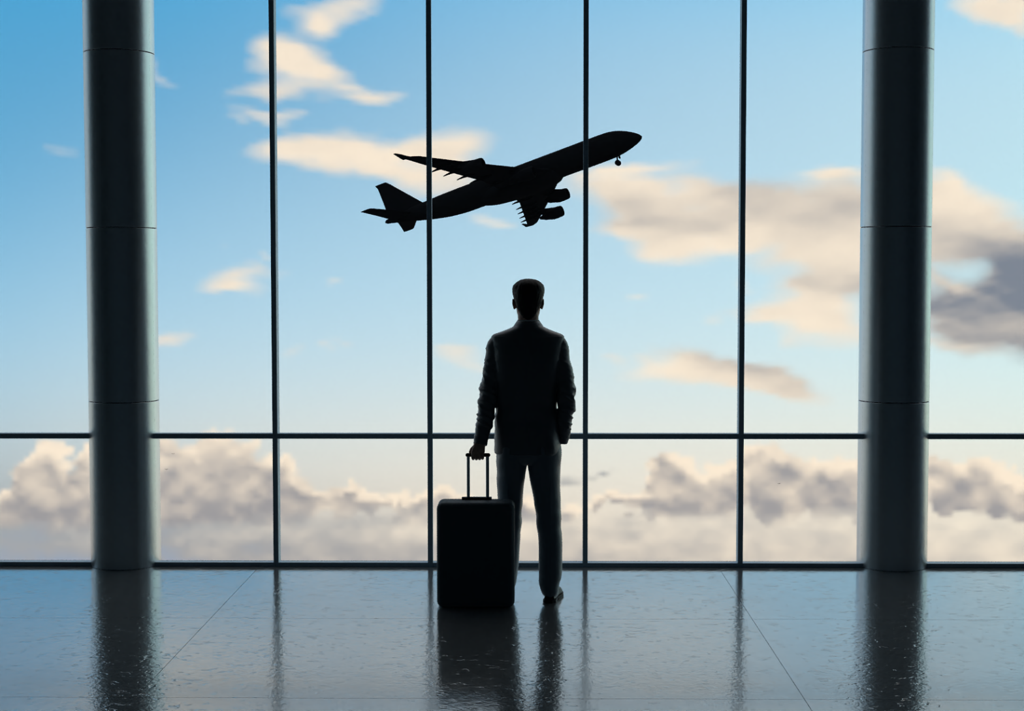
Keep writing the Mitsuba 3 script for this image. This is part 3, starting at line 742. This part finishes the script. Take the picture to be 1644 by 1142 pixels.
    neck = man(loft([(1.480, 0.003, 0.006, 0.085, 0.066), (1.540, 0.003, 0.008, 0.072, 0.062), (1.585, 0.003, 0.010, 0.0605, 0.058), (1.615, 0.0035, 0.010, 0.0585, 0.0575), (1.645, 0.0035, 0.010, 0.0600, 0.060), (1.685, 0.004, 0.012, 0.060, 0.062)], rings=24, around=44))
    trunk = man(loft([(0.790, 0.0, 0.0, 0.125, 0.075), (0.86, 0.0, 0.0, 0.160, 0.095), (0.95, 0.0, 0.002, 0.152, 0.090), (1.08, -0.008, 0.004, 0.138, 0.084), (1.25, -0.006, 0.0, 0.150, 0.095), (1.40, -0.002, -0.002, 0.160, 0.098), (1.49, 0.0, 0.002, 0.168, 0.074), (1.525, 0.0, 0.004, 0.125, 0.060), (1.55, 0.0, 0.006, 0.07, 0.05)], rings=50, around=48, n=2.3))
    la = chain([(-0.165, 0.0, 1.465, 0.046), (-0.204, -0.014, 1.300, 0.042), (-0.2285, -0.034, 1.165, 0.036), (-0.246, -0.060, 1.040, 0.036), (-0.268, -0.090, 0.945, 0.027), (-0.274, -0.100, 0.905, 0.0255)])
    ra = chain([(0.165, 0.0, 1.465, 0.046), (0.205, -0.016, 1.310, 0.042), (0.2195, -0.034, 1.170, 0.036), (0.2120, -0.020, 1.050, 0.034), (0.1990, 0.010, 0.950, 0.025), (0.166, 0.017, 0.900, 0.022)])
    legs = []
    for L in ((0.095, 0.0, 0.80, 0.078), (0.120, 0.0, 0.46, 0.052), (0.130, -0.024, 0.30, 0.052), (0.127, -0.050, 0.09, 0.034), (0.127, -0.066, 0.052, 0.030), (0.150, 0.090, 0.034, 0.018)), ((-0.092, 0.005, 0.80, 0.076), (-0.102, 0.042, 0.46, 0.050), (-0.110, 0.046, 0.30, 0.048), (-0.122, 0.048, 0.09, 0.034), (-0.123, 0.030, 0.052, 0.030), (-0.140, 0.185, 0.034, 0.018)):
        legs += chain(L)
    rough = soften((union([head] + face) - sockets) + union(ears + [neck, trunk] + la + ra + legs), 0.0075, 7)

    # left hand: palm facing forward, fingers hooked under the grip, thumb round its outer side
    G = np.array([-0.2835, -0.0985, 0.8530])                     # centre of the grip
    hand = [m3.Manifold.batch_hull([ball((-0.287, -0.103, 0.915), 0.021, 16), ball((-0.263, -0.103, 0.915), 0.021, 16), ball((-0.310, -0.1195, 0.872), 0.0115, 16), ball((-0.289, -0.1225, 0.871), 0.0125, 16), ball((-0.256, -0.1190, 0.874), 0.0115, 16)])]
    for x, r, dz, ln in ((-0.3125, 0.0093, 0.000, 1.0), (-0.2940, 0.0097, -0.0015, 1.06), (-0.2755, 0.0094, -0.0005, 1.02), (-0.2585, 0.0083, 0.0025, 0.88)):
        k = 0.0105 + r + 0.0005
        ang = [200 - 25, 215, 262, 318, 318 + 42 * ln]
        pts = [(x + 0.001, G[1] - 0.0215, 0.871 + dz, r + 0.0018)]
        for i, a in enumerate(ang[1:]):
            rr = r * (1.02, 0.97, 0.93, 0.86)[i]
            kk = 0.0105 + rr + 0.0010
            pts.append((x + 0.0008 * i, G[1] + kk * math.cos(math.radians(a)), G[2] + kk * math.sin(math.radians(a)) + dz * 0.2, rr))
        hand += chain(pts, 18)
    thumb = [(-0.296, -0.098, 0.905, 0.0135), (-0.3175, -0.092, 0.886, 0.0120), (-0.3270, -0.083, 0.868, 0.0100), (-0.3190, -0.0755, 0.852, 0.0092), (-0.3040, -0.0735, 0.845, 0.0082)]
    hand = soften(union(hand + chain(thumb, 18)), 0.003, 5, 0.4)

    # right hand: flat in the trouser pocket, fingers down
    pock = [m3.Manifold.batch_hull([ball((0.188, 0.000, 0.905), 0.018, 14), ball((0.186, 0.034, 0.905), 0.018, 14), ball((0.168, -0.018, 0.845), 0.0125, 14), ball((0.166, 0.046, 0.845), 0.0125, 14)])]
    for y, r, ln in ((0.046, 0.0088, 0.90), (0.026, 0.0092, 1.0), (0.006, 0.0090, 0.95), (-0.014, 0.0080, 0.78)):
        pock += chain([(0.167, y, 0.845, r + 0.001), (0.158, y, 0.845 - 0.038 * ln, r), (0.148, y, 0.845 - 0.064 * ln, r * 0.95), (0.138, y, 0.845 - 0.082 * ln, r * 0.85)], 14)
    pock += chain([(0.180, 0.050, 0.892, 0.0125), (0.166, 0.066, 0.868, 0.0105), (0.152, 0.072, 0.846, 0.0090)], 14)
    pock = soften(union(pock).translate([-0.024, 0, -0.006]), 0.004, 4, 0.4)
    put('body', man(rough) + man(hand) + man(pock), 'mat_skin', smooth=60, label='skin of the neck, ears and left hand')
    for s in (-1, 1):
        put('eye', tri(ball((hx + s * 0.031, hy + 0.0815, 1.738), 0.0115, 24)), 'mat_eye', smooth=True)

    # ---- hair: short back and sides, combed down to the nape
    ox = 0.0045
    hr = man(loft([(1.626, ox, hy - 0.055, 0.012, 0.017), (1.640, ox, hy - 0.053, 0.030, 0.0235), (1.660, ox, hy - 0.050, 0.046, 0.031), (1.682, ox, hy - 0.044, 0.058, 0.041), (1.702, ox, hy - 0.040, 0.0685, 0.056), (1.722, ox, hy - 0.036, 0.0755, 0.068), (1.742, ox, hy - 0.026, 0.0820, 0.082),
                   (1.763, ox, hy - 0.016, 0.0875, 0.094), (1.782, ox, hy - 0.008, 0.0915, 0.103), (1.800, ox, hy - 0.002, 0.0925, 0.106), (1.818, ox, hy + 0.002, 0.0890, 0.103), (1.834, ox, hy + 0.002, 0.0765, 0.092), (1.847, ox, hy + 0.001, 0.0585, 0.074), (1.856, ox - 0.001, hy, 0.036, 0.050), (1.8595, ox - 0.002, hy, 0.012, 0.02)], rings=80, around=80, n=2.2))
    hair = soften(hr, 0.0045, 3)

    def strands(v, n):
        a = np.arctan2(v[:, 0] - ox, -(v[:, 1] - hy))
        sway = a + 0.35 * fold_noise(v, (30, 30, 14), 6)
        q = np.stack([sway * 26, v[:, 2] * 22, v[:, 2] * 0], 1)
        return 0.0050 * (meshkit.fbm(q, 3, seed=11) - 0.5) + 0.004 * fold_noise(v, (24, 24, 18), 8)
    put('hair', displace(hair, strands), 'mat_hair', smooth=True, label='short dark hair, trimmed at the nape')

    # ---- shirt collar standing a little above the jacket collar
    ring = np.array([(0.0605, 1.575), (0.0650, 1.580), (0.0625, 1.6225), (0.0605, 1.6245), (0.0595, 1.6215), (0.0600, 1.60), (0.0605, 1.575)])
    sc = trimesh.creation.revolve(ring, sections=64)
    v = np.array(sc.vertices)
    sc.vertices = np.stack([v[:, 0] * 1.02 + 0.004, v[:, 1] * 1.0 + 0.011, v[:, 2] - 0.10 * np.clip(v[:, 1], 0, 1)], 1)
    put('shirt_collar', sc, 'mat_shirt', smooth=40, label='thin rim of a white shirt collar')


build_man()


# ------------------------------------------------------------------ suitcase
def build_case():
    c = thing('suitcase', 'upright black hard-shell suitcase on the floor, its pull-out handle held by the man', 'suitcase')
    x0, x1, y0, y1, z1 = -0.5300, -0.0905, 8.205, 8.402, 0.598

    def block(a, b, cc, d, e, f, rc, re, rb):
        """rounded in outline by rc, along its edges by re"""
        pts = []
        for x, sx in ((a, 1), (b, -1)):
            for z, sz in ((e, 1), (f, -1)):
                for y, sy, r in ((cc, 1, re), (d, -1, rb)):
                    for t in np.linspace(0, PI / 2, 7):
                        k = rc - r
                        ox, oz = x + sx * (rc - k * math.cos(t)), z + sz * (rc - k * math.sin(t))
                        pts.append(ball((ox, y + sy * r, oz), r, 24))
        return m3.Manifold.batch_hull(pts)
    mid = (y0 + y1) / 2
    part(c, 'back_shell', block(x0, x1, y0, mid - 0.0015, 0.0, z1, 0.036, 0.032, 0.003), 'mat_case', smooth=35)
    part(c, 'front_shell', block(x0, x1, mid + 0.0015, y1, 0.0, z1, 0.036, 0.003, 0.032), 'mat_case', smooth=35)
    part(c, 'zip', block(x0 + 0.006, x1 - 0.006, mid - 0.02, mid + 0.02, 0.006, z1 - 0.006, 0.033, 0.012, 0.012), 'mat_zip', smooth=35)
    ry = 8.356
    part(c, 'handle_housing', cbox(-0.3935, -0.2225, ry - 0.020, ry + 0.020, z1 - 0.02, 0.6105, 0.0015), 'mat_black', smooth=False)
    for x in (-0.3560, -0.2465):
        part(c, 'rod', moved(trimesh.creation.cylinder(0.0088, 0.853 - 0.60, sections=24), (x, ry, (0.853 + 0.60) / 2)), 'mat_rod', smooth=30, label='grey metal pull-out rod')
    part(c, 'grip', bone((-0.3615, ry, 0.8530), (-0.2405, ry, 0.8530), 0.0105, 0.0105, 28), 'mat_black', smooth=40, label='black rounded grip')


build_case()
